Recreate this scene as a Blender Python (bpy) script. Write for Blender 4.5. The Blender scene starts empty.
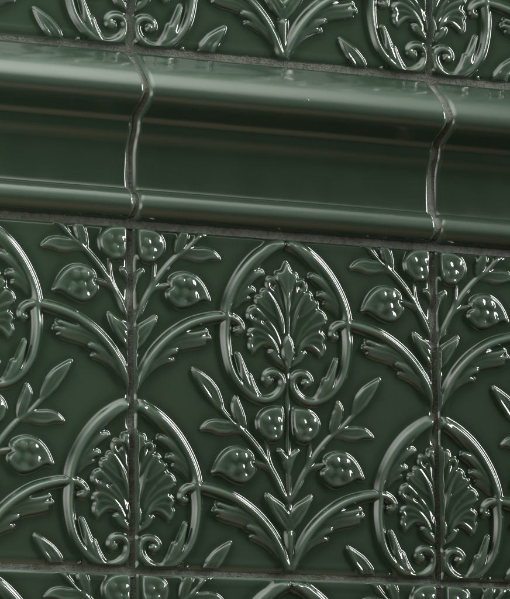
import bpy, math, random
import numpy as np
from mathutils import Vector, Matrix
random.seed(7); rng = np.random.default_rng(7)
PITCH = 0.152          # one tile module in metres (six inch tiles with grout)
GAP = 0.0080           # half a grout joint, in tile modules
EDGE = 0.5 - GAP
scene = bpy.context.scene
col = scene.collection

# ------------------------------------------------------------------ relief pattern
# all coordinates in tile modules, x measured sideways from the tile's axis, v from its foot.
# r = rounded stem (points, half widths, heights); l = leaf (points, half widths, height, rim, rib, raised tip); b = bead
PRIMS = [
 ('r', 'ring', [(0.0169, 0.9726), (0.0374, 0.9671), (0.0671, 0.9505), (0.0968, 0.9291), (0.1243, 0.903), (0.1517, 0.8688), (0.1747, 0.831), (0.1909, 0.7937), (0.1993, 0.761), (0.1978, 0.7372), (0.2015, 0.7027), (0.2008, 0.6686), (0.1947, 0.6298), (0.1832, 0.5914), (0.1629, 0.5583), (0.136, 0.5305), (0.1035, 0.5136), (0.0707, 0.5094), (0.0431, 0.5196), (0.0219, 0.5412), (0.0149, 0.5661), (0.0245, 0.5862), (0.0448, 0.5939), (0.0657, 0.5889), (0.0763, 0.5751), (0.0721, 0.5621), (0.0612, 0.5607)], [0.017, 0.017, 0.017, 0.016, 0.014, 0.012, 0.012, 0.011, 0.011, 0.0105, 0.0095], [0.014, 0.02, 0.021, 0.021, 0.02, 0.019, 0.018, 0.017, 0.016, 0.015, 0.013]),
 ('b', 'ring', (0.0589, 0.5677), 0.011, 0.018),
 ('l', 'acanthus_leaf', [(0.1774, 0.7946), (0.1473, 0.861), (0.1038, 0.9124), (0.065, 0.9413), (0.0137, 0.9728)], [0.012, 0.022, 0.024, 0.02, 0.012, 0.008], 0.013, 0.1, 0.35, 0.35),
 ('l', 'acanthus_leaf#2', [(0.1935, 0.7614), (0.1728, 0.7989), (0.1431, 0.8411), (0.1157, 0.8671), (0.0839, 0.8833)], [0.008, 0.02, 0.024, 0.02, 0.016, 0.01], 0.013, 0.1, 0.35, 0.35),
 ('l', 'acanthus_leaf#2', [(0.1908, 0.7615), (0.1707, 0.795), (0.1434, 0.8209), (0.1117, 0.8301)], [0.006, 0.014, 0.016, 0.015, 0.009], 0.012, 0.1, 0.3, 0.35),
 ('l', 'acanthus_leaf#2', [(0.1936, 0.7553), (0.1754, 0.7745), (0.1527, 0.7961), (0.1301, 0.8055)], [0.006, 0.012, 0.012, 0.01], 0.009, 0.1, 0.3, 0.1),
 ('l', 'acanthus_leaf#3', [(0.087, 0.5134), (0.1223, 0.5385), (0.1409, 0.5741), (0.1541, 0.6125), (0.163, 0.6374)], [0.006, 0.014, 0.018, 0.015, 0.01, 0.006], 0.015, 0.1, 0.4, 0.35),
 ('l', 'acanthus_leaf#3', [(0.0805, 0.5123), (0.1022, 0.5249), (0.1161, 0.5486), (0.1245, 0.5775)], [0.005, 0.01, 0.012, 0.009, 0.006], 0.012, 0.1, 0.4, 0.2),
 ('p', 'palmette', [(0.0, 0.8893), (0.018, 0.8704), (0.0377, 0.8552), (0.0632, 0.8328), (0.0966, 0.803), (0.1163, 0.7706), (0.1243, 0.7502), (0.1132, 0.7128), (0.0982, 0.6826), (0.0635, 0.6707), (0.0291, 0.638), (0.0, 0.6397), (-0.0291, 0.638), (-0.0635, 0.6707), (-0.0982, 0.6826), (-0.1132, 0.7128), (-0.1243, 0.7502), (-0.1163, 0.7706), (-0.0966, 0.803), (-0.0632, 0.8328), (-0.0377, 0.8552), (-0.018, 0.8704)], 0.0065, 0, 0.012, 0.003),
 ('p', 'palmette', [(0.0, 0.9242), (0.0081, 0.9093), (0.0169, 0.8927), (0.0341, 0.8881), (0.0359, 0.8706), (0.0268, 0.8542), (0.0185, 0.8373), (0.0125, 0.8185), (0.0083, 0.791), (0.0055, 0.7633), (0.0044, 0.7365), (0.0017, 0.7089), (0.0, 0.6952), (-0.0017, 0.7089), (-0.0044, 0.7365), (-0.0055, 0.7633), (-0.0083, 0.791), (-0.0125, 0.8185), (-0.0185, 0.8373), (-0.0268, 0.8542), (-0.0359, 0.8706), (-0.0341, 0.8881), (-0.0169, 0.8927), (-0.0081, 0.9093)], 0.018, 0.15, 0.009, 0.002),
 ('r', 'palmette', [(0.0, 0.9102), (0.0, 0.8718), (0.0, 0.7056)], [0.004, 0.007, 0.004], [0.02, 0.022, 0.017]),
 ('r', 'palmette', [(0.0179, 0.8773), (0.0105, 0.85), (0.0052, 0.8155), (0.0032, 0.767)], [0.003, 0.004, 0.003], [0.017, 0.018, 0.014]),
 ('p', 'palmette', [(0.0255, 0.8351), (0.0268, 0.8524), (0.0375, 0.8674), (0.0538, 0.8733), (0.064, 0.8657), (0.0665, 0.8499), (0.0605, 0.8364), (0.044, 0.8201), (0.027, 0.7898), (0.0118, 0.763), (0.006, 0.7598), (0.0106, 0.7874), (0.0189, 0.8077)], 0.014, 0.45, 0.008, 0),
 ('p', 'palmette', [(0.059, 0.833), (0.0748, 0.8362), (0.0855, 0.8251), (0.0829, 0.8159), (0.0972, 0.814), (0.1036, 0.8025), (0.0948, 0.7892), (0.0738, 0.7731), (0.0507, 0.7554), (0.0354, 0.7451), (0.0204, 0.7061), (0.0135, 0.6995), (0.0117, 0.7118), (0.0197, 0.7529), (0.0242, 0.7657), (0.0366, 0.7962), (0.048, 0.8163)], 0.014, 0.25, 0.008, 0),
 ('r', 'palmette', [(0.071, 0.8305), (0.0614, 0.8277), (0.0507, 0.811), (0.0386, 0.7909), (0.0281, 0.7655), (0.0217, 0.7459), (0.0142, 0.703)], [0.004, 0.006, 0.007, 0.008, 0.006], [0.012, 0.017, 0.02, 0.02, 0.014]),
 ('r', 'palmette', [(0.0927, 0.8049), (0.0773, 0.8007), (0.0619, 0.7877), (0.0467, 0.7678)], [0.004, 0.005, 0.004], [0.012, 0.014, 0.012]),
 ('p', 'palmette', [(0.1046, 0.7844), (0.1221, 0.7765), (0.1319, 0.7593), (0.1311, 0.7602), (0.1252, 0.7426), (0.1052, 0.7347), (0.0783, 0.7218), (0.0546, 0.7006), (0.0363, 0.6757), (0.023, 0.6574), (0.02, 0.6766), (0.0396, 0.7206), (0.0663, 0.7502), (0.0873, 0.7704)], 0.015, 0.4, 0.008, 0),
 ('p', 'palmette', [(0.0283, 0.6433), (0.0414, 0.6747), (0.0593, 0.6959), (0.0823, 0.7139), (0.1054, 0.7202), (0.1241, 0.7115), (0.1281, 0.6982), (0.1205, 0.6875), (0.1261, 0.6734), (0.1225, 0.6564), (0.1111, 0.6446), (0.0985, 0.6567), (0.0771, 0.6706), (0.0578, 0.6669), (0.0405, 0.654)], 0.014, 0.5, 0.008, 0),
 ('r', 'palmette', [(0.1194, 0.6866), (0.098, 0.6947), (0.0749, 0.6908), (0.0519, 0.6748), (0.0309, 0.6483)], [0.003, 0.005, 0.006, 0.006], [0.01, 0.013, 0.014, 0.014]),
 ('r', 'palmette', [(0.0862, 0.7144), (0.0651, 0.7), (0.0479, 0.6802), (0.0298, 0.6466)], [0.004, 0.006, 0.008, 0.006], [0.011, 0.016, 0.019, 0.014]),
 ('b', 'palmette', (0.1069, 0.7519), 0.008, -0.009),
 ('b', 'palmette', (0.0742, 0.7411), 0.008, -0.009),
 ('b', 'palmette', (0.0436, 0.8472), 0.008, -0.009),
 ('p', 'palmette', [(0.0, 0.7091), (0.0137, 0.6867), (0.021, 0.6627), (0.0205, 0.642), (0.0118, 0.6234), (0.0063, 0.6047), (0.0, 0.5912), (-0.0063, 0.6047), (-0.0118, 0.6234), (-0.0205, 0.642), (-0.021, 0.6627), (-0.0137, 0.6867)], 0.021, 0.1, 0.01, 0.002),
 ('p', 'palmette', [(0.0638, 0.6551), (0.0463, 0.6603), (0.031, 0.6448), (0.0233, 0.6401), (0.0118, 0.6251), (0.0063, 0.6047), (0.0256, 0.614), (0.0467, 0.6284)], 0.015, 0.3, 0.009, 0),
 ('r', 'central_stem', [(0.0, 0.5894), (0.0, 0.35), (0.0, 0.12)], [0.005, 0.006, 0.008], [0.009, 0.009, 0.01]),
 ('r', 'scroll_arm', [(0.0061, 0.0211), (0.0189, 0.0503), (0.0364, 0.0851), (0.0587, 0.1187), (0.084, 0.1485), (0.1156, 0.1772), (0.1472, 0.199), (0.1828, 0.2191), (0.2184, 0.2322), (0.258, 0.2421), (0.2857, 0.246), (0.307, 0.2468), (0.3291, 0.2422), (0.3464, 0.231), (0.3517, 0.2174), (0.3475, 0.2054), (0.3379, 0.2036), (0.3332, 0.2083)], [0.012, 0.014, 0.015, 0.015, 0.015, 0.014, 0.013, 0.011, 0.009], [0.015, 0.021, 0.023, 0.023, 0.023, 0.022, 0.021, 0.018, 0.014]),
 ('b', 'scroll_arm', (0.3364, 0.2091), 0.009, 0.016),
 ('l', 'scroll_arm', [(0.0442, 0.0853), (0.0956, 0.142), (0.1469, 0.1749), (0.1941, 0.187), (0.232, 0.1996)], [0.008, 0.018, 0.02, 0.018, 0.014, 0.008], 0.013, 0.1, 0.35, 0.4),
 ('l', 'scroll_arm', [(0.0481, 0.0889), (0.0994, 0.1353), (0.1545, 0.1649), (0.2016, 0.1722), (0.2411, 0.1819)], [0.008, 0.018, 0.018, 0.015, 0.011, 0.008], 0.013, 0.1, 0.3, 0.4),
 ('l', 'scroll_arm', [(0.0522, 0.0993), (0.1072, 0.137), (0.1622, 0.1541), (0.2093, 0.16), (0.229, 0.1656)], [0.006, 0.016, 0.016, 0.012, 0.007], 0.011, 0.1, 0.3, 0.1),
 ('l', 'scroll_arm', [(0.0171, 0.0331), (0.0441, 0.0785), (0.0795, 0.1106), (0.1071, 0.1287), (0.1345, 0.1366)], [0.008, 0.018, 0.02, 0.017, 0.009], 0.013, 0.1, 0.3, 0.4),
 ('l', 'scroll_arm', [(0.0282, 0.0506), (0.0597, 0.0859), (0.095, 0.1043), (0.1224, 0.11)], [0.006, 0.014, 0.013, 0.008], 0.01, 0.1, 0.3, 0.1),
 ('r', 'sprig_stem', [(-0.0055, 0.2201), (0.0117, 0.2271), (0.0411, 0.2822), (0.0779, 0.339), (0.1109, 0.3806), (0.1425, 0.412), (0.1805, 0.4394), (0.2175, 0.477)], [0.008, 0.008, 0.008, 0.007, 0.006, 0.006], [0.011, 0.012, 0.012, 0.012, 0.011, 0.01]),
 ('r', 'sprig_stem', [(0.0448, 0.2887), (0.0619, 0.3243), (0.0695, 0.3565), (0.0702, 0.3979)], [0.006, 0.005, 0.005], [0.01, 0.009, 0.008]),
 ('r', 'sprig_stem', [(0.0499, 0.2933), (0.0631, 0.3091), (0.0862, 0.3216), (0.1317, 0.3274)], [0.006, 0.006, 0.006], [0.01, 0.01, 0.01]),
 ('l', 'leaf', [(0.2138, 0.473), (0.234, 0.5048), (0.2586, 0.5382), (0.2847, 0.5652), (0.3086, 0.591)], [0.006, 0.018, 0.025, 0.023, 0.014, 0.002], 0.013, 0.5, 0.3, 0.4),
 ('l', 'leaf#2', [(0.1468, 0.4148), (0.1803, 0.424), (0.2166, 0.4238), (0.253, 0.4274), (0.2834, 0.416)], [0.004, 0.013, 0.021, 0.022, 0.014, 0.002], 0.012, 0.5, 0.25, 0.4),
 ('l', 'leaf#3', [(0.144, 0.4147), (0.1531, 0.4419), (0.1629, 0.4693), (0.1706, 0.4927), (0.1681, 0.5163)], [0.004, 0.014, 0.018, 0.018, 0.013, 0.002], 0.013, 0.5, 0.25, 0.4),
 ('p', 'flower_bud', [(0.1182, 0.3331), (0.1184, 0.3462), (0.1323, 0.3589), (0.1539, 0.3658), (0.1775, 0.3654), (0.2009, 0.3551), (0.2229, 0.3352), (0.2383, 0.314), (0.2489, 0.2895), (0.2293, 0.2915), (0.2134, 0.2856), (0.1975, 0.2763), (0.1738, 0.2667), (0.1503, 0.264), (0.1308, 0.2718), (0.1155, 0.2874), (0.1091, 0.3027), (0.1132, 0.3149), (0.123, 0.3205)], 0.015, 0.25, 0.008, 0.006),
 ('r', 'flower_bud', [(0.1617, 0.3647), (0.1813, 0.3611), (0.2008, 0.3516), (0.2201, 0.3327), (0.2336, 0.3132), (0.2443, 0.2928)], [0.004, 0.007, 0.008, 0.007, 0.004], [0.014, 0.019, 0.02, 0.019, 0.013]),
 ('d', 'flower_bud', (0.1315, 0.3105), 0.018, 0.0062),
 ('d', 'flower_bud', (0.1515, 0.339), 0.018, 0.0062),
 ('d', 'flower_bud', (0.1627, 0.306), 0.018, 0.0062),
 ('d', 'flower_bud', (0.1829, 0.3387), 0.018, 0.0062),
 ('d', 'flower_bud', (0.1901, 0.3009), 0.018, 0.0062),
 ('d', 'flower_bud', (0.1544, 0.2787), 0.018, 0.0062),
 ('d', 'flower_bud', (0.1281, 0.3432), 0.012, 0.005),
 ('d', 'flower_bud', (0.1978, 0.2909), 0.012, 0.005),
 ('p', 'small_bud', [(0.0177, 0.4901), (0.0458, 0.4882), (0.073, 0.4799), (0.0954, 0.4616), (0.1019, 0.4377), (0.0956, 0.4164), (0.0772, 0.3994), (0.058, 0.3921), (0.0308, 0.3965), (0.0198, 0.4177), (0.0153, 0.4537)], 0.016, 0.2, 0.008, 0.006),
 ('r', 'small_bud', [(0.0276, 0.4881), (0.0548, 0.4846), (0.0774, 0.4749), (0.0945, 0.4575), (0.0983, 0.4375), (0.092, 0.417)], [0.004, 0.006, 0.007, 0.007, 0.004], [0.014, 0.017, 0.019, 0.018, 0.012]),
 ('d', 'small_bud', (0.0406, 0.4469), 0.0155, 0.006),
 ('d', 'small_bud', (0.0584, 0.4215), 0.0155, 0.006),
 ('d', 'small_bud', (0.0535, 0.3983), 0.0155, 0.006),
 ('d', 'small_bud', (0.0771, 0.4526), 0.0155, 0.006),
 ('d', 'small_bud', (0.0311, 0.4202), 0.0155, 0.006),
 ('l', 'leaf#4', [(-0.0016, 0.2931), (0.0045, 0.3219), (0.0149, 0.3477), (0.0309, 0.3649)], [0.004, 0.01, 0.01, 0.009, 0.004], 0.013, 0.3, 0.3, 0.5),
 ('l', 'leaf#5', [(-0.0095, 0.119), (0.0049, 0.149), (0.0302, 0.1842), (0.0554, 0.2106), (0.0729, 0.2333)], [0.006, 0.02, 0.026, 0.024, 0.014, 0.003], 0.015, 0.35, 0.3, 0.4),
 ('r', 'central_stem', [(0.0, 0.119), (0.0, 0.11), (0.0, 0.06), (0.0, 0.012)], [0.016, 0.014, 0.01, 0.008], [0.017, 0.016, 0.014, 0.01]),
]
CAM_M = [[0.8855835, -0.0604765, -0.4605262], [-0.0117309, 0.988259, -0.1523368], [0.464332, 0.1403093, 0.8744765]]
CAM_C = [-5.49042, -1.14371, 11.18406]
CAM_F = 4390.33
WORLD = .018
def LIGHTS():
    # window strip far right and above: thin bright lines on every flank that faces it
    area('window_light', (.83, .38, .41), 9, 1.35, 4.8, 21, (1, .99, .97), roll=0)
    # soft overhead light
    soften(area('ceiling_light', (.06, .92, .37), 3.1, 8.4, 5.2, 14, (.95, 1, .93), target=(-.6, 1, 0)))
    # wide dim room light from the left
    soften(area('room_light', (-.76, .14, .62), 2.0, 4.0, 4.0, 5.2, (.97, 1, .93), target=(-.85, .35, 0)))
    # warm light coming back off the floor
    soften(area('floor_bounce', (.30, -.82, .48), 5, 9, 7, 2.4, (1, .80, .52), target=(.2, 1, 0)))

def catmull(pts, n=14):
    p = np.array(pts, float)
    if len(p) < 3:
        t = np.linspace(0, 1, n*2)[:, None]
        return p[0]*(1-t) + p[1]*t
    q = np.vstack([2*p[0]-p[1], p, 2*p[-1]-p[-2]])
    out = []
    t = np.linspace(0, 1, n, endpoint=False)[:, None]
    for i in range(1, len(q)-2):
        a, b, c, d = q[i-1], q[i], q[i+1], q[i+2]
        out.append(.5*((2*b)+(c-a)*t+(2*a-5*b+4*c-d)*t*t+(3*b-3*c+d-a)*t**3))
    out.append(p[-1:])
    return np.vstack(out)

def field(prim, X, V):
    """height of one primitive on the arrays X, V"""
    kind = prim[0]
    H = np.zeros_like(X)
    if kind in 'bd':
        (cx, cv), r, h = prim[2], prim[3], prim[4]
        d2 = ((X-cx)**2+(V-cv)**2)/(r*r)
        return h*np.clip(1-d2, 0, 1)**(.75 if kind == 'b' and h > 0 else 1.2)
    if kind == 'p':                              # a closed outline: bevelled edge, raised rim, slightly domed inside
        c = catmull(prim[2]+[prim[2][0]], 5)
        x0, x1 = c[:, 0].min(), c[:, 0].max(); v0, v1 = c[:, 1].min(), c[:, 1].max()
        box = (X > x0-.004) & (X < x1+.004) & (V > v0-.004) & (V < v1+.004)
        if not box.any(): return H
        px, pv = X[box], V[box]
        dd = np.full(px.shape, 1e9); ins = np.zeros(px.shape, bool)
        for a, b in zip(c[:-1], c[1:]):
            e = b-a; L2 = max(e@e, 1e-14)
            s = np.clip(((px-a[0])*e[0]+(pv-a[1])*e[1])/L2, 0, 1)
            dd = np.minimum(dd, np.hypot(px-a[0]-s*e[0], pv-a[1]-s*e[1]))
            if a[1] != b[1]:
                ins ^= ((a[1] > pv) != (b[1] > pv)) & (px < (b[0]-a[0])*(pv-a[1])/(b[1]-a[1])+a[0])
        h, rim, bev, dome = prim[3:7]
        dd = np.where(ins, dd, -dd)+.0032; ins = dd > 0
        e = np.clip(dd/bev, 0, 1); e = e*e*(3-2*e)
        out = h*e*((1-rim)+rim*np.exp(-((dd-bev*.9)/(bev*.6))**2))+dome*np.clip(dd/.035, 0, 1)**.7
        H[box] = np.where(ins, out, 0)
        return H
    pts = catmull(prim[2])
    if len(prim[2]) > 3:                         # iron the kinks out of a hand-drawn line
        sg = np.r_[0, np.cumsum(np.hypot(*np.diff(pts, axis=0).T))]
        k = max(24, int(sg[-1]/.004)); q = np.linspace(0, sg[-1], k)
        pts = np.stack([np.interp(q, sg, pts[:, 0]), np.interp(q, sg, pts[:, 1])], -1)
        for _ in range(10 if kind == 'r' else 5):
            pts[1:-1] = (pts[:-2]+2*pts[1:-1]+pts[2:])/4
    seg = np.r_[0, np.cumsum(np.hypot(*np.diff(pts, axis=0).T))]
    t = seg/seg[-1]
    w = np.interp(t, np.linspace(0, 1, len(prim[3])), prim[3])
    m = max(prim[3])*1.32+.004
    x0, x1 = pts[:, 0].min()-m, pts[:, 0].max()+m
    v0, v1 = pts[:, 1].min()-m, pts[:, 1].max()+m
    box = (X > x0) & (X < x1) & (V > v0) & (V < v1)
    if not box.any(): return H
    px, pv = X[box], V[box]
    best = np.full(px.shape, 1e9); bt = np.zeros(px.shape); bs = np.zeros(px.shape); bw = np.full(px.shape, .01)
    for i in range(len(pts)-1):
        a, b = pts[i], pts[i+1]
        e = b-a; L2 = e@e
        if L2 < 1e-14: continue
        s = np.clip(((px-a[0])*e[0]+(pv-a[1])*e[1])/L2, 0, 1)
        dx, dv = px-(a[0]+s*e[0]), pv-(a[1]+s*e[1])
        d = np.hypot(dx, dv)
        ww = (w[i]+s*(w[i+1]-w[i]))*(1.24 if kind == 'r' else 1)
        qn = d/np.maximum(ww, .0015)
        k = qn < best
        best[k] = qn[k]; bt[k] = (t[i]+s*(t[i+1]-t[i]))[k]
        bs[k] = (np.sign(e[0]*dv-e[1]*dx)*d)[k]; bw[k] = ww[k]
    q = np.clip(best, 0, 1)
    if kind == 'r':
        h = np.interp(bt, np.linspace(0, 1, len(prim[4])), prim[4])
        out = h*(1-q*q)**1.3
    else:
        h, rim, rib, tip = prim[4], prim[5], prim[6], prim[7]
        grow = .45+.55*np.clip(bt/.45, 0, 1)+tip*np.clip((bt-.62)/.38, 0, 1)
        e = np.clip((1-q)/.36, 0, 1); e = e*e*(3-2*e)
        out = h*grow*e*((1-rim)+rim*1.3*np.exp(-((q-.68)/.2)**2))
        out += h*rib*np.exp(-(bs/.0045)**2)*np.clip(1-q, 0, 1)*grow
    H[box] = out
    return H

N = 620
s1 = np.linspace(-EDGE, EDGE, N)
U, W = np.meshgrid(s1, s1)                 # U across, W up, both from the tile centre
hmap = np.zeros((N, N)); label = np.full((N, N), -1, int)
NAMES = {'ring': 'medallion_frame', 'acanthus_leaf': 'acanthus_leaf', 'palmette': 'palmette', 'central_stem': 'stem',
         'scroll_arm': 'scroll_arm', 'sprig_stem': 'flower_stem', 'leaf': 'leaf', 'flower_bud': 'flower_bud',
         'small_bud': 'rosebud'}
PLABEL = {}
motifs = []                                # (name)
groups = {}
def add_motif(key, hgt):
    if key not in groups:
        groups[key] = np.zeros((N, N))
    np.maximum(groups[key], hgt, out=groups[key])
for side in (1, -1):
    for cx, shift in ((0, 0), (.5, .5), (-.5, .5), (.5, -.5), (-.5, -.5), (0, 1), (0, -1)):
        lx = (U-cx)*side
        lv = W+.5-shift
        for p in PRIMS:
            g = p[1]
            single = g in ('palmette', 'central_stem')
            key = (g, cx, shift, 0 if single else side)
            if p[0] == 'd' or (p[0] == 'b' and p[4] < 0):      # bosses and pits raised or sunk in what is there
                if key in groups:
                    groups[key] += np.where(groups[key] > 0, field(p, lx, lv), 0)
                continue
            pv = [p[2][1]] if p[0] == 'b' else [a[1] for a in p[2]]
            px = [p[2][0]] if p[0] == 'b' else [a[0] for a in p[2]]
            v0, v1 = min(pv)+shift-.5, max(pv)+shift-.5
            x0, x1 = sorted((cx+side*min(px), cx+side*max(px)))
            if v1 < -EDGE-.05 or v0 > EDGE+.05 or x1 < -EDGE-.05 or x0 > EDGE+.05: continue
            add_motif(key, field(p, lx, lv))
keys = sorted(groups, key=str)
for i, k in enumerate(keys):
    g = groups[k]
    # a stem that runs under a scroll stays under it
    better = (g > hmap)
    label[better & (g > .0022)] = i
    hmap = np.maximum(hmap, g)

def blur(a, sigma):
    r = int(3*sigma)+1
    k = np.exp(-.5*(np.arange(-r, r+1)/sigma)**2); k /= k.sum()
    p = np.pad(a, r, mode='edge')
    p = sum(k[j]*p[j:j+a.shape[0], :] for j in range(2*r+1))
    return sum(k[j]*p[:, j:j+a.shape[1]] for j in range(2*r+1))
hs = .76*blur(hmap, 2.1)+.24*blur(hmap, 6.5)       # glaze fills the corners and softens the relief
# edge rounding of the tile
de = np.minimum(EDGE-np.abs(U), EDGE-np.abs(W))
R = .017
drop = -.0075*np.clip(1-de/R, 0, 1)**2.3
cush = .0014*np.exp(-((de-.022)/.010)**2)          # the glaze gathers in a soft rim just inside the edge
fade = np.clip(de/.006, 0, 1)
Z = hs*fade*.97+drop+cush
# slow waviness of a hand-dipped glaze
wav = np.zeros_like(Z)
for i in range(10):
    a, b, c = rng.normal(0, 9), rng.normal(0, 9), rng.uniform(0, 6.28)
    wav += .00012*np.sin(a*U+b*W+c)
Z = Z+wav
# thin glaze on crests, thick pools in hollows: measured against the neighbourhood
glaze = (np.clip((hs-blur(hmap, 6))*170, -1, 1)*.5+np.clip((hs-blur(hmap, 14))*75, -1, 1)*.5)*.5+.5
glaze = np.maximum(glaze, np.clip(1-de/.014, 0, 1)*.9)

step = s1[1]-s1[0]
gy, gx = np.gradient(Z, step)
NX, NZ, NY = -gx, -gy, np.ones_like(Z)            # world x, world z, towards viewer
nl = np.sqrt(NX**2+NZ**2+1)
normals = np.stack([NX/nl, -NY/nl, NZ/nl], -1).reshape(-1, 3)
verts = np.stack([U*PITCH, -Z*PITCH, W*PITCH], -1).reshape(-1, 3)
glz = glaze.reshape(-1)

def grid_mesh(name, quads, extra=None):
    """mesh from quads indexing the global arrays, with the shared analytic normals so pieces join without a seam"""
    used, inv = np.unique(quads.reshape(-1), return_inverse=True)
    v = verts[used]; n = normals[used]; g = glz[used]; f = inv.reshape(-1, 4)
    if extra:                                     # the sides of the tile body
        b = len(v)
        rim = np.concatenate([np.arange(N), np.arange(1, N)*N+N-1, (N-1)*N+np.arange(N-2, -1, -1), np.arange(N-2, 0, -1)*N])
        pos = {int(k): j for j, k in enumerate(used)}
        base = []
        ev = []; en = []; eg = []; ring = []
        for k in rim:
            p = verts[k]; ev.append([p[0], p[1], p[2]])
            ev.append([p[0], .045*PITCH, p[2]])
            i, j = divmod(int(k), N)
            d = np.array([(-1 if j == 0 else 1 if j == N-1 else 0), 0, (-1 if i == 0 else 1 if i == N-1 else 0)], float)
            d /= np.linalg.norm(d)
            d2 = d+normals[k]; d2 /= np.linalg.norm(d2)
            en += [d2, d]; eg += [.6, .4]
        m = len(rim)
        ef = [[b+2*i, b+2*((i+1) % m), b+2*((i+1) % m)+1, b+2*i+1][::-1] for i in range(m)]
        v = np.vstack([v, ev]); n = np.vstack([n, en]); g = np.r_[g, eg]; f = np.vstack([f, ef])
    me = bpy.data.meshes.new(name)
    me.vertices.add(len(v)); me.vertices.foreach_set('co', v.astype(np.float32).ravel())
    me.loops.add(f.size); me.loops.foreach_set('vertex_index', f.astype(np.int32).ravel())
    me.polygons.add(len(f)); me.polygons.foreach_set('loop_start', np.arange(0, f.size, 4, dtype=np.int32))
    me.update(calc_edges=True)
    me.polygons.foreach_set('use_smooth', np.ones(len(f), bool))
    at = me.attributes.new('glaze_thinness_toplight', 'FLOAT', 'POINT'); at.data.foreach_set('value', g.astype(np.float32))
    me.normals_split_custom_set_from_vertices(n.astype(np.float32).tolist())
    return me

# ------------------------------------------------------------------ materials
def nodes_of(m):
    m.use_nodes = True
    return m.node_tree.nodes, m.node_tree.links
def glaze_material(name, dark, pale, use_attr=True, rough=.10, k=1.0):
    m = bpy.data.materials.new(name); n, l = nodes_of(m)
    b = n['Principled BSDF']
    b.inputs['Roughness'].default_value = rough
    b.inputs['IOR'].default_value = 1.55
    tc = n.new('ShaderNodeTexCoord')
    no = n.new('ShaderNodeTexNoise'); no.inputs['Scale'].default_value = 28; no.inputs['Detail'].default_value = 4
    info = n.new('ShaderNodeObjectInfo')
    off = n.new('ShaderNodeVectorMath'); off.operation = 'ADD'
    l.new(tc.outputs['Object'], off.inputs[0]); l.new(info.outputs['Location'], off.inputs[1])
    l.new(off.outputs[0], no.inputs['Vector'])
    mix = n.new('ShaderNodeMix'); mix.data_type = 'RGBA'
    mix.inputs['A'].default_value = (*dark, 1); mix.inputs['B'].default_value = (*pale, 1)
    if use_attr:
        at = n.new('ShaderNodeAttribute'); at.attribute_name = 'glaze_thinness_toplight'
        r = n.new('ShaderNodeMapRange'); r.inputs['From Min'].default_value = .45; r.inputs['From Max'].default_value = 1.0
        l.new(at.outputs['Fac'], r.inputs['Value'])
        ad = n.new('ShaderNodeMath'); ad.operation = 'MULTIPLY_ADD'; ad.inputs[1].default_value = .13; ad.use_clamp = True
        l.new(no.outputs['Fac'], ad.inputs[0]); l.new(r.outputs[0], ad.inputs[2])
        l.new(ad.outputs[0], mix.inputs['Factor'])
    else:
        l.new(no.outputs['Fac'], mix.inputs['Factor'])
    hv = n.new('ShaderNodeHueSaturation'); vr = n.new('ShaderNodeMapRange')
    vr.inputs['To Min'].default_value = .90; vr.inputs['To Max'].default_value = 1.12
    va = n.new('ShaderNodeAttribute'); va.attribute_type = 'OBJECT'; va.attribute_name = 'tile_tone'
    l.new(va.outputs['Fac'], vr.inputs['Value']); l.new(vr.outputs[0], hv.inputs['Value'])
    l.new(mix.outputs['Result'], hv.inputs['Color']); l.new(hv.outputs[0], b.inputs['Base Color'])
    # fine orange-peel and dust pinholes in the glaze
    n2 = n.new('ShaderNodeTexNoise'); n2.inputs['Scale'].default_value = 260; n2.inputs['Detail'].default_value = 2
    l.new(off.outputs[0], n2.inputs['Vector'])
    bp = n.new('ShaderNodeBump'); bp.inputs['Strength'].default_value = .012*k; bp.inputs['Distance'].default_value = .001
    l.new(n2.outputs['Fac'], bp.inputs['Height'])
    vo = n.new('ShaderNodeTexVoronoi'); vo.inputs['Scale'].default_value = 75
    l.new(off.outputs[0], vo.inputs['Vector'])
    sx = n.new('ShaderNodeSeparateColor'); l.new(vo.outputs['Color'], sx.inputs[0])
    rad = n.new('ShaderNodeMapRange'); rad.inputs['From Min'].default_value = .80; rad.inputs['From Max'].default_value = 1
    rad.inputs['To Min'].default_value = 0; rad.inputs['To Max'].default_value = .045
    l.new(sx.outputs[0], rad.inputs['Value'])
    lt = n.new('ShaderNodeMath'); lt.operation = 'SUBTRACT'; lt.use_clamp = True
    l.new(rad.outputs[0], lt.inputs[0]); l.new(vo.outputs['Distance'], lt.inputs[1])
    b2 = n.new('ShaderNodeBump'); b2.inputs['Strength'].default_value = .8; b2.inputs['Distance'].default_value = .006; b2.invert = True
    l.new(lt.outputs[0], b2.inputs['Height']); l.new(bp.outputs[0], b2.inputs['Normal'])
    l.new(b2.outputs[0], b.inputs['Normal'])
    n3 = n.new('ShaderNodeTexNoise'); n3.inputs['Scale'].default_value = 60; n3.inputs['Detail'].default_value = 5
    l.new(off.outputs[0], n3.inputs['Vector'])
    rr = n.new('ShaderNodeMapRange'); rr.inputs['From Min'].default_value = .3; rr.inputs['From Max'].default_value = .75
    rr.inputs['To Min'].default_value = rough*(.75 if k else .95); rr.inputs['To Max'].default_value = rough*(1.5 if rough < .2 else 1.12)
    l.new(n3.outputs['Fac'], rr.inputs['Value']); l.new(rr.outputs[0], b.inputs['Roughness'])
    return m
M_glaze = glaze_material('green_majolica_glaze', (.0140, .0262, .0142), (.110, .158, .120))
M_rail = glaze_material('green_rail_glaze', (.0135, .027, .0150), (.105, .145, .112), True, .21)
M_rail.node_tree.nodes['Principled BSDF'].inputs['Coat Weight'].default_value = .12
M_rail.node_tree.nodes['Principled BSDF'].inputs['Coat Roughness'].default_value = .09
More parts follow.
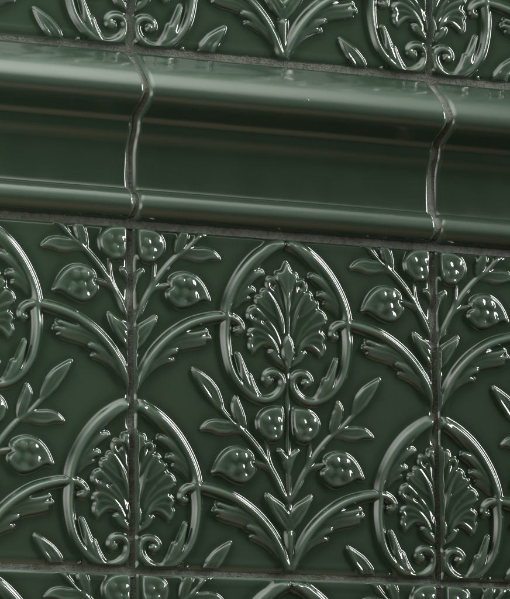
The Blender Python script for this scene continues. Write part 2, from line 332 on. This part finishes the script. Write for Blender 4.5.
def grout_material():
    m = bpy.data.materials.new('old_grey_grout'); n, l = nodes_of(m)
    b = n['Principled BSDF']; b.inputs['Roughness'].default_value = .9
    tc = n.new('ShaderNodeTexCoord')
    no = n.new('ShaderNodeTexNoise'); no.inputs['Scale'].default_value = 420; no.inputs['Detail'].default_value = 8; no.inputs['Roughness'].default_value = .7
    n2 = n.new('ShaderNodeTexNoise'); n2.inputs['Scale'].default_value = 35; n2.inputs['Detail'].default_value = 3
    l.new(tc.outputs['Object'], no.inputs['Vector']); l.new(tc.outputs['Object'], n2.inputs['Vector'])
    cr = n.new('ShaderNodeValToRGB')
    cr.color_ramp.elements[0].position = .28; cr.color_ramp.elements[0].color = (.055, .060, .050, 1)
    cr.color_ramp.elements[1].position = .68; cr.color_ramp.elements[1].color = (.155, .170, .148, 1)
    l.new(no.outputs['Fac'], cr.inputs[0])
    c2 = n.new('ShaderNodeValToRGB')
    c2.color_ramp.elements[0].position = .35; c2.color_ramp.elements[0].color = (.55, .54, .46, 1)
    c2.color_ramp.elements[1].position = .62; c2.color_ramp.elements[1].color = (1, 1, 1, 1)
    l.new(n2.outputs['Fac'], c2.inputs[0])
    mx = n.new('ShaderNodeMix'); mx.data_type = 'RGBA'; mx.blend_type = 'MULTIPLY'; mx.inputs['Factor'].default_value = 1
    l.new(cr.outputs[0], mx.inputs['A']); l.new(c2.outputs[0], mx.inputs['B']); l.new(mx.outputs['Result'], b.inputs['Base Color'])
    bp = n.new('ShaderNodeBump'); bp.inputs['Strength'].default_value = .45; bp.inputs['Distance'].default_value = .0005
    l.new(no.outputs['Fac'], bp.inputs['Height']); l.new(bp.outputs[0], b.inputs['Normal'])
    return m
M_grout = grout_material()

# ------------------------------------------------------------------ the relief tile and its copies
ii, jj = np.meshgrid(np.arange(N-1), np.arange(N-1), indexing='ij')
a = ii*N+jj
quads = np.stack([a, a+1, a+N+1, a+N], -1).reshape(-1, 4)
fl = label[:-1, :-1].reshape(-1)

def link(o):
    col.objects.link(o); return o
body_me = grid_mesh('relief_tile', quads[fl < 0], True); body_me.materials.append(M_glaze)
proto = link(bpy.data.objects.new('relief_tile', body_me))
parts = []
for i, k in enumerate(keys):
    sel = fl == i
    if sel.sum() < 60:
        quads_left = quads[sel]
        if sel.sum():
            fl[sel] = -2
        continue
    nm = NAMES[k[0].split('#')[0]]
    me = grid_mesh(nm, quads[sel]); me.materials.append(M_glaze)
    parts.append(link(bpy.data.objects.new(nm, me)))
    parts[-1].parent = proto
if (fl == -2).any():                       # slivers too small to be a part stay with the body
    body_me2 = grid_mesh('relief_tile', quads[(fl < 0)], True); body_me2.materials.append(M_glaze)
    proto.data = body_me2; bpy.data.meshes.remove(body_me); body_me = body_me2

def tag(o, label=None, cat=None, group=None, kind=None):
    if label: o['label'] = label
    if cat: o['category'] = cat
    if group: o['group'] = group
    if kind: o['kind'] = kind
RAIL = 0.5149          # height of the moulding course, in modules
spots = [
 (0, 0, 0, 0, 'whole green relief tile in the middle, its oval medallion complete, grout on all four sides'),
 (-1, 0, -.0035, .001, 'green relief tile directly under the rail, left of the whole middle tile'),
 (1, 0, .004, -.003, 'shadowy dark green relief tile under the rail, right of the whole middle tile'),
 (-1, 1+RAIL, .001, -.001, 'green relief tile above the rail at the upper left corner of the photo'),
 (0, 1+RAIL, .002, 0, 'green relief tile above the rail, the middle one of its row'),
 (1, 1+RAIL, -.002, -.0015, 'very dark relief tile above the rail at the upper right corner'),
 (-1, -1, .001, .001, 'top strip of a green relief tile at the lower left corner'),
 (0, -1, .002, 0, 'top strip of a green relief tile directly below the whole middle tile'),
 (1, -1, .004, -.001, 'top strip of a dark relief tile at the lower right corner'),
]
GT = 'green relief tiles set in rows above and below the rail'
for i, (cx, cy, dx, dy, lab) in enumerate(spots):
    if i == 0:
        o = proto
    else:
        o = link(proto.copy())
        for p in parts:
            c = link(p.copy()); c.parent = o
    o.location = ((cx+.5+dx)*PITCH, -(0 if i == 0 else rng.uniform(-.0015, .0015))*PITCH, (cy+.5+dy)*PITCH)
    t = 0.0 if i == 0 else .002
    o.rotation_euler = (rng.normal(0, t+.0005), rng.normal(0, .0008), rng.normal(0, t+.0005))
    tag(o, lab, 'tile', GT)
    for c in [o]+list(o.children): c['tile_tone'] = (.5, .75, .2, .6, .4, .3, .7, .5, .2)[i]  # tone set per tile, darker from left to right in each row

# ------------------------------------------------------------------ moulded rail tiles
# profile (height up the wall, projection), traced at a joint; from top to bottom
prof = [(1.5035, -.045), (1.5035, -.004), (1.5000, .010), (1.490, .022), (1.476, .036), (1.458, .060), (1.440, .080), (1.421, .098), (1.402, .111), (1.386, .119), (1.371, .1215),
        (1.356, .1185), (1.342, .106), (1.330, .086), (1.318, .064), (1.306, .045), (1.292, .0345), (1.282, .0325), (1.270, .0300), (1.258, .025), (1.245, .018), (1.230, .0115), (1.215, .0075), (1.195, .0050),
        (1.170, .0032), (1.145, .0022), (1.125, .0026), (1.108, .0050), (1.098, .0095), (1.0985, .0140), (1.0965, .0190), (1.090, .0285), (1.079, .0375), (1.065, .0438), (1.050, .0450), (1.037, .0405),
        (1.027, .0330), (1.0180, .0225), (1.0125, .010), (1.0105, -.004), (1.0105, -.045)]
def smooth_profile(p, n=9):
    c = catmull(p, n)
    return c
pr = smooth_profile(prof)
pl = np.r_[0, np.cumsum(np.hypot(*np.diff(pr, axis=0).T))]
tt = np.linspace(0, pl[-1], 420)
pr = np.stack([np.interp(tt, pl, pr[:, 0]), np.interp(tt, pl, pr[:, 1])], -1)
for _ in range(3):
    pr[1:-1] = (pr[:-2]+2*pr[1:-1]+pr[2:])/4
for _ in range(50):
    up = (pr[1:-1, :1] > 1.315) & (pr[1:-1, :1] < 1.492)
    pr[1:-1] = np.where(up, (pr[:-2]+2*pr[1:-1]+pr[2:])/4, pr[1:-1])
tn = np.gradient(pr, axis=0); tn /= np.linalg.norm(tn, axis=1)[:, None]
pn = np.stack([-tn[:, 1], tn[:, 0]], -1)           # outward normal in (height, projection)
if (pn[len(pn)//3, 1]) < 0: pn = -pn
def rail(seed, name='rail_tile'):
    g = np.random.default_rng(seed)
    half = .5-GAP*.92
    xe = np.concatenate([half-.026*(1-np.cos(np.linspace(0, math.pi/2, 16)))[::-1]*1.0])
    xs = np.r_[-xe[::-1], np.linspace(-half+.03, half-.03, 46), xe]
    xs = np.unique(np.round(xs, 6))
    r = .017
    d = half-np.abs(xs)
    inset = .0105*np.clip(1-d/r, 0, 1)**2.4
    ph = g.uniform(0, 6.28, 6)
    V = np.zeros((len(xs), len(pr), 3))
    for i, x in enumerate(xs):
        w = .0009*(math.sin(5*x+ph[0])+.6*math.sin(11*x+ph[1]))
        # the pressed ends are never quite straight: they wander a little along the joint
        e = (abs(x)/half)**8
        wob = e*.0009*np.sin(tt*26+ph[2]*(1 if x > 0 else 2))+e*.0004*np.sin(tt*71+ph[3])
        front = np.clip((pr[:, 1]+.02)/.02, 0, 1)
        V[i, :, 0] = x+wob*(1 if x > 0 else -1)
        V[i, :, 2] = pr[:, 0]+pn[:, 0]*(-inset[i])*front+w*.4
        V[i, :, 1] = -(pr[:, 1]+pn[:, 1]*(-inset[i])*front+w*front*.7)
    V[:, :, 2] -= 1.26
    return xs, V*PITCH
BANDS = [('bullnose', 1.300, 9), ('cove', 1.0935, 1.300), ('bead', 0, 1.0935)]
MR = None
def build_rail(seed):
    xs, V = rail(seed)
    nx, npn = V.shape[:2]
    v = V.reshape(-1, 3)
    du = np.gradient(V, axis=0); dv = np.gradient(V, axis=1)
    nn = np.cross(du, dv); nn /= np.maximum(np.linalg.norm(nn, axis=2), 1e-12)[..., None]
    if nn[nx//2, npn//3, 1] > 0: nn = -nn; flip = True
    else: flip = False
    nn = nn.reshape(-1, 3)
    i, j = np.meshgrid(np.arange(nx-1), np.arange(npn-1), indexing='ij')
    q = np.stack([i*npn+j, i*npn+j+1, (i+1)*npn+j+1, (i+1)*npn+j], -1)
    if not flip: q = q[..., ::-1]
    hj = pr[:-1, 0]
    res = []
    for nm, lo, hi in BANDS:
        sel = (hj > lo) & (hj <= hi)
        f = q[:, sel].reshape(-1, 4)
        us, inv = np.unique(f.ravel(), return_inverse=True)
        vv = v[us]; n_ = nn[us]; ff = inv.reshape(-1, 4).tolist()
        vl = vv.tolist(); nlst = n_.tolist()
        # closed ends
        for xi, sgn in ((0, -1), (nx-1, 1)):
            js = np.where(sel)[0]; js = np.r_[js, js[-1]+1]
            b = len(vl)
            for jn in js:
                p = V[xi, jn]
                vl.append(p.tolist()); nlst.append([sgn, 0, 0])
                vl.append([p[0], .045*PITCH, p[2]]); nlst.append([sgn, 0, 0])
            for m in range(len(js)-1):
                c = [b+2*m, b+2*m+1, b+2*m+3, b+2*m+2]
                ff.append(c if sgn > 0 else c[::-1])
        me = bpy.data.meshes.new(nm); me.from_pydata(vl, [], ff); me.update()
        me.polygons.foreach_set('use_smooth', np.ones(len(ff), bool))
        me.normals_split_custom_set_from_vertices(nlst)
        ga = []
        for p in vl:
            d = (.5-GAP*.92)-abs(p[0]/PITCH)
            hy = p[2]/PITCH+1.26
            roll_toplight = .24*math.exp(-((hy-1.415)/.045)**2)+.26*math.exp(-((hy-1.066)/.018)**2)   # thin glaze plus painted light from above on the two rolls' upper slopes
            ga.append(min(.9, .45+roll_toplight+.42*max(0, 1-d/.018)**1.5))
        at = me.attributes.new('glaze_thinness_toplight', 'FLOAT', 'POINT'); at.data.foreach_set('value', ga)
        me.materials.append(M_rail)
        res.append((nm, me))
    return res
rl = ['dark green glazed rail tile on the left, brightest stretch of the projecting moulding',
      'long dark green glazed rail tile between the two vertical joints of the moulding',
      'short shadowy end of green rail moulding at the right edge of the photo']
for i, cx in enumerate((-1, 0, 1)):
    e = link(bpy.data.objects.new('rail_tile', None)); e.empty_display_size = .02
    e.location = ((cx+.5+(-.001, 0, .0045)[i])*PITCH, (0, 0, .0006)[i], (1.26+(.0005, 0, -.002)[i])*PITCH)
    for nm, me in build_rail(11+i):
        o = link(bpy.data.objects.new(nm, me)); o.parent = e; o['tile_tone'] = (.6, .45, .3)[i]  # rail pieces also get a darker tone towards the right
    e.rotation_euler = ((0, 0, .003)[i], (.0, 0, .0015)[i], 0)
    tag(e, rl[i], 'rail tile', 'glazed rail tiles in the projecting course')

# ------------------------------------------------------------------ grout: a crumbly bed standing in the joints
def fnoise(x, y, seed, oct=4, f0=18):
    g = np.random.default_rng(seed); out = np.zeros_like(x); amp = 1
    f = f0
    for o in range(oct):
        for k in range(5):
            th = g.uniform(0, 6.28); out += amp*np.sin(f*(math.cos(th)*x+math.sin(th)*y)*g.uniform(.7, 1.3)+g.uniform(0, 6.28))
        amp *= .62; f *= 2.1
    return out/6
def strip(x0, x1, y0, y1, level, seed, nx, ny):
    xs = np.linspace(x0, x1, nx); ys = np.linspace(y0, y1, ny)
    X, Y = np.meshgrid(xs, ys)
    n = fnoise(X, Y, seed, 5, 30)
    along = X if (x1-x0) > (y1-y0) else Y
    c = np.abs((Y-(y0+y1)/2)/(y1-y0)*2) if (x1-x0) > (y1-y0) else np.abs((X-(x0+x1)/2)/(x1-x0)*2)
    grit = g_.normal(0, .0007, X.shape)
    pits = -(.009*np.clip(fnoise(X, Y, seed+5, 3, 60)-1.15, 0, 1))
    Z = level+.0016*n+grit+pits+.002*(c**2)
    vs = np.stack([X, -Z, Y], -1).reshape(-1, 3)*PITCH
    i, j = np.meshgrid(np.arange(ny-1), np.arange(nx-1), indexing='ij')
    a = i*nx+j
    return vs, np.stack([a, a+1, a+nx+1, a+nx], -1).reshape(-1, 4)
g_ = np.random.default_rng(3)
VS, FS, b = [], [], 0
W2 = .018; VSR, FSR = [], []
x_lo, x_hi = -1.2, 1.7
runs = []
for y in (0.0, 1.005, 1+RAIL-.003, 2+RAIL):
    runs.append((x_lo, x_hi, y-.018, y+.018, -.0088 if y != 1.005 else -.004, 1500, 26))
for x in (0.0, 1.0):
    for ya, yb, lv in ((-.25, -.018, -.0092), (.018, .987, -.0092), (1.023, 1+RAIL-.0205, -.012), (1+RAIL+.0145, 1.9+RAIL, -.0092)):
        runs.append((x-W2, x+W2, ya, yb, lv, 26, max(8, int((yb-ya)*620))))
for k, (x0, x1, y0, y1, lv, nx, ny) in enumerate(runs):
    v, f = strip(x0, x1, y0, y1, lv, 20+k, nx, ny)
    VS.append(v); FS.append(f+b); b += len(v)
me = bpy.data.meshes.new('grout'); me.from_pydata(np.vstack(VS).tolist(), [], np.vstack(FS).tolist()); me.update()
me.polygons.foreach_set('use_smooth', np.ones(len(me.polygons), bool))
me.materials.append(M_grout)
tag(link(bpy.data.objects.new('grout', me)), kind='structure')
# grout pressed into the two upright joints of the rail, following its profile a little below the glaze
b = 0
for k, x in enumerate((0.0, 1.0)):
    nxx = 14; xs_ = np.linspace(-.012, .012, nxx)
    Pn = pr[4:-4]; Nn = pn[4:-4]
    V_ = np.zeros((len(Pn), nxx, 3))
    nz = fnoise(np.repeat(tt[4:-4, None], nxx, 1)*1.0, np.repeat(xs_[None], len(Pn), 0), 90+k, 5, 40)
    dep = -.0125+.0016*nz+g_.normal(0, .0005, nz.shape)+.0015*(np.abs(xs_)/.012)[None]
    V_[:, :, 0] = x+xs_[None]+(.0005, .0035)[k]
    V_[:, :, 2] = Pn[:, :1]+Nn[:, :1]*dep
    V_[:, :, 1] = -(Pn[:, 1:]+Nn[:, 1:]*dep)
    i, j = np.meshgrid(np.arange(len(Pn)-1), np.arange(nxx-1), indexing='ij')
    a = i*nxx+j
    VSR.append(V_.reshape(-1, 3)*PITCH); FSR.append(np.stack([a, a+1, a+nxx+1, a+nxx], -1).reshape(-1, 4)+b); b += V_.shape[0]*nxx
me = bpy.data.meshes.new('grout'); me.from_pydata(np.vstack(VSR).tolist(), [], np.vstack(FSR).tolist()); me.update()
me.polygons.foreach_set('use_smooth', np.ones(len(me.polygons), bool)); me.materials.append(M_grout)
tag(link(bpy.data.objects.new('grout', me)), kind='structure')
# the wall the tiles are bedded on
def slab(name, x0, x1, y0, y1, z0, z1, mat):
    v = [(x*PITCH, -z*PITCH, y*PITCH) for z in (z0, z1) for y in (y0, y1) for x in (x0, x1)]
    f = [(0, 2, 3, 1), (4, 5, 7, 6), (0, 1, 5, 4), (2, 6, 7, 3), (0, 4, 6, 2), (1, 3, 7, 5)]
    me = bpy.data.meshes.new(name); me.from_pydata(v, [], f); me.update(); me.materials.append(mat)
    o = link(bpy.data.objects.new(name, me)); tag(o, kind='structure'); return o
slab('wall', -1.4, 2.4, -1.2, 2.7, -.30, -.030, M_grout)

# ------------------------------------------------------------------ camera
Mr = np.array(CAM_M); Cc = np.array(CAM_C)
cam = bpy.data.cameras.new('camera'); co = link(bpy.data.objects.new('camera', cam))
cam.sensor_fit = 'HORIZONTAL'; cam.sensor_width = 36; cam.lens = 36*CAM_F/510
cam.clip_start = .02; cam.clip_end = 50
def tow(v): return Vector((v[0], -v[2], v[1]))
ax = [tow(Mr[:, i]) for i in range(3)]
mw = Matrix((ax[0], ax[1], ax[2])).transposed().to_4x4()
mw.translation = tow(Cc)*PITCH
co.matrix_world = mw
scene.camera = co

# ------------------------------------------------------------------ light
def area(name, direction, dist, sx, sy, power, colour, roll=0, target=(.5, .75, 0)):
    d = Vector(direction).normalized()
    la = bpy.data.lights.new(name, 'AREA'); la.shape = 'RECTANGLE'; la.size = sx*PITCH; la.size_y = sy*PITCH
    la.energy = power; la.color = colour
    o = link(bpy.data.objects.new(name, la))
    t = tow(target); p = t+tow(d)*dist
    o.location = p*PITCH
    q = (t-p).to_track_quat('-Z', 'Y')
    o.rotation_euler = (q.to_matrix() @ Matrix.Rotation(roll, 3, 'Z')).to_euler()
    return o
def soften(o):
    # a soft box: brightest in the middle, dying away towards its rim
    la = o.data; la.use_nodes = True; n, l = la.node_tree.nodes, la.node_tree.links
    em = n['Emission']; g = n.new('ShaderNodeNewGeometry')
    sub = n.new('ShaderNodeVectorMath'); sub.operation = 'SUBTRACT'; sub.inputs[1].default_value = (.5, .5, 0)
    l.new(g.outputs['Parametric'], sub.inputs[0])
    ln = n.new('ShaderNodeVectorMath'); ln.operation = 'LENGTH'; l.new(sub.outputs[0], ln.inputs[0])
    mr = n.new('ShaderNodeMapRange'); mr.interpolation_type = 'SMOOTHSTEP'
    mr.inputs['From Min'].default_value = 0; mr.inputs['From Max'].default_value = .5
    mr.inputs['To Min'].default_value = 1; mr.inputs['To Max'].default_value = 0
    l.new(ln.outputs['Value'], mr.inputs['Value']); l.new(mr.outputs[0], em.inputs['Strength'])
    return o
LIGHTS()
w = bpy.data.worlds.new('World'); scene.world = w; w.use_nodes = True
w.node_tree.nodes['Background'].inputs['Color'].default_value = (1.0, .86, .62, 1)
w.node_tree.nodes['Background'].inputs['Strength'].default_value = WORLD
scene.view_settings.view_transform = 'Standard'; scene.view_settings.look = 'None'
scene.view_settings.exposure = 0.15; scene.view_settings.gamma = 1
scene.render.resolution_x = 872; scene.render.resolution_y = 1024
scene.render.engine = 'CYCLES'
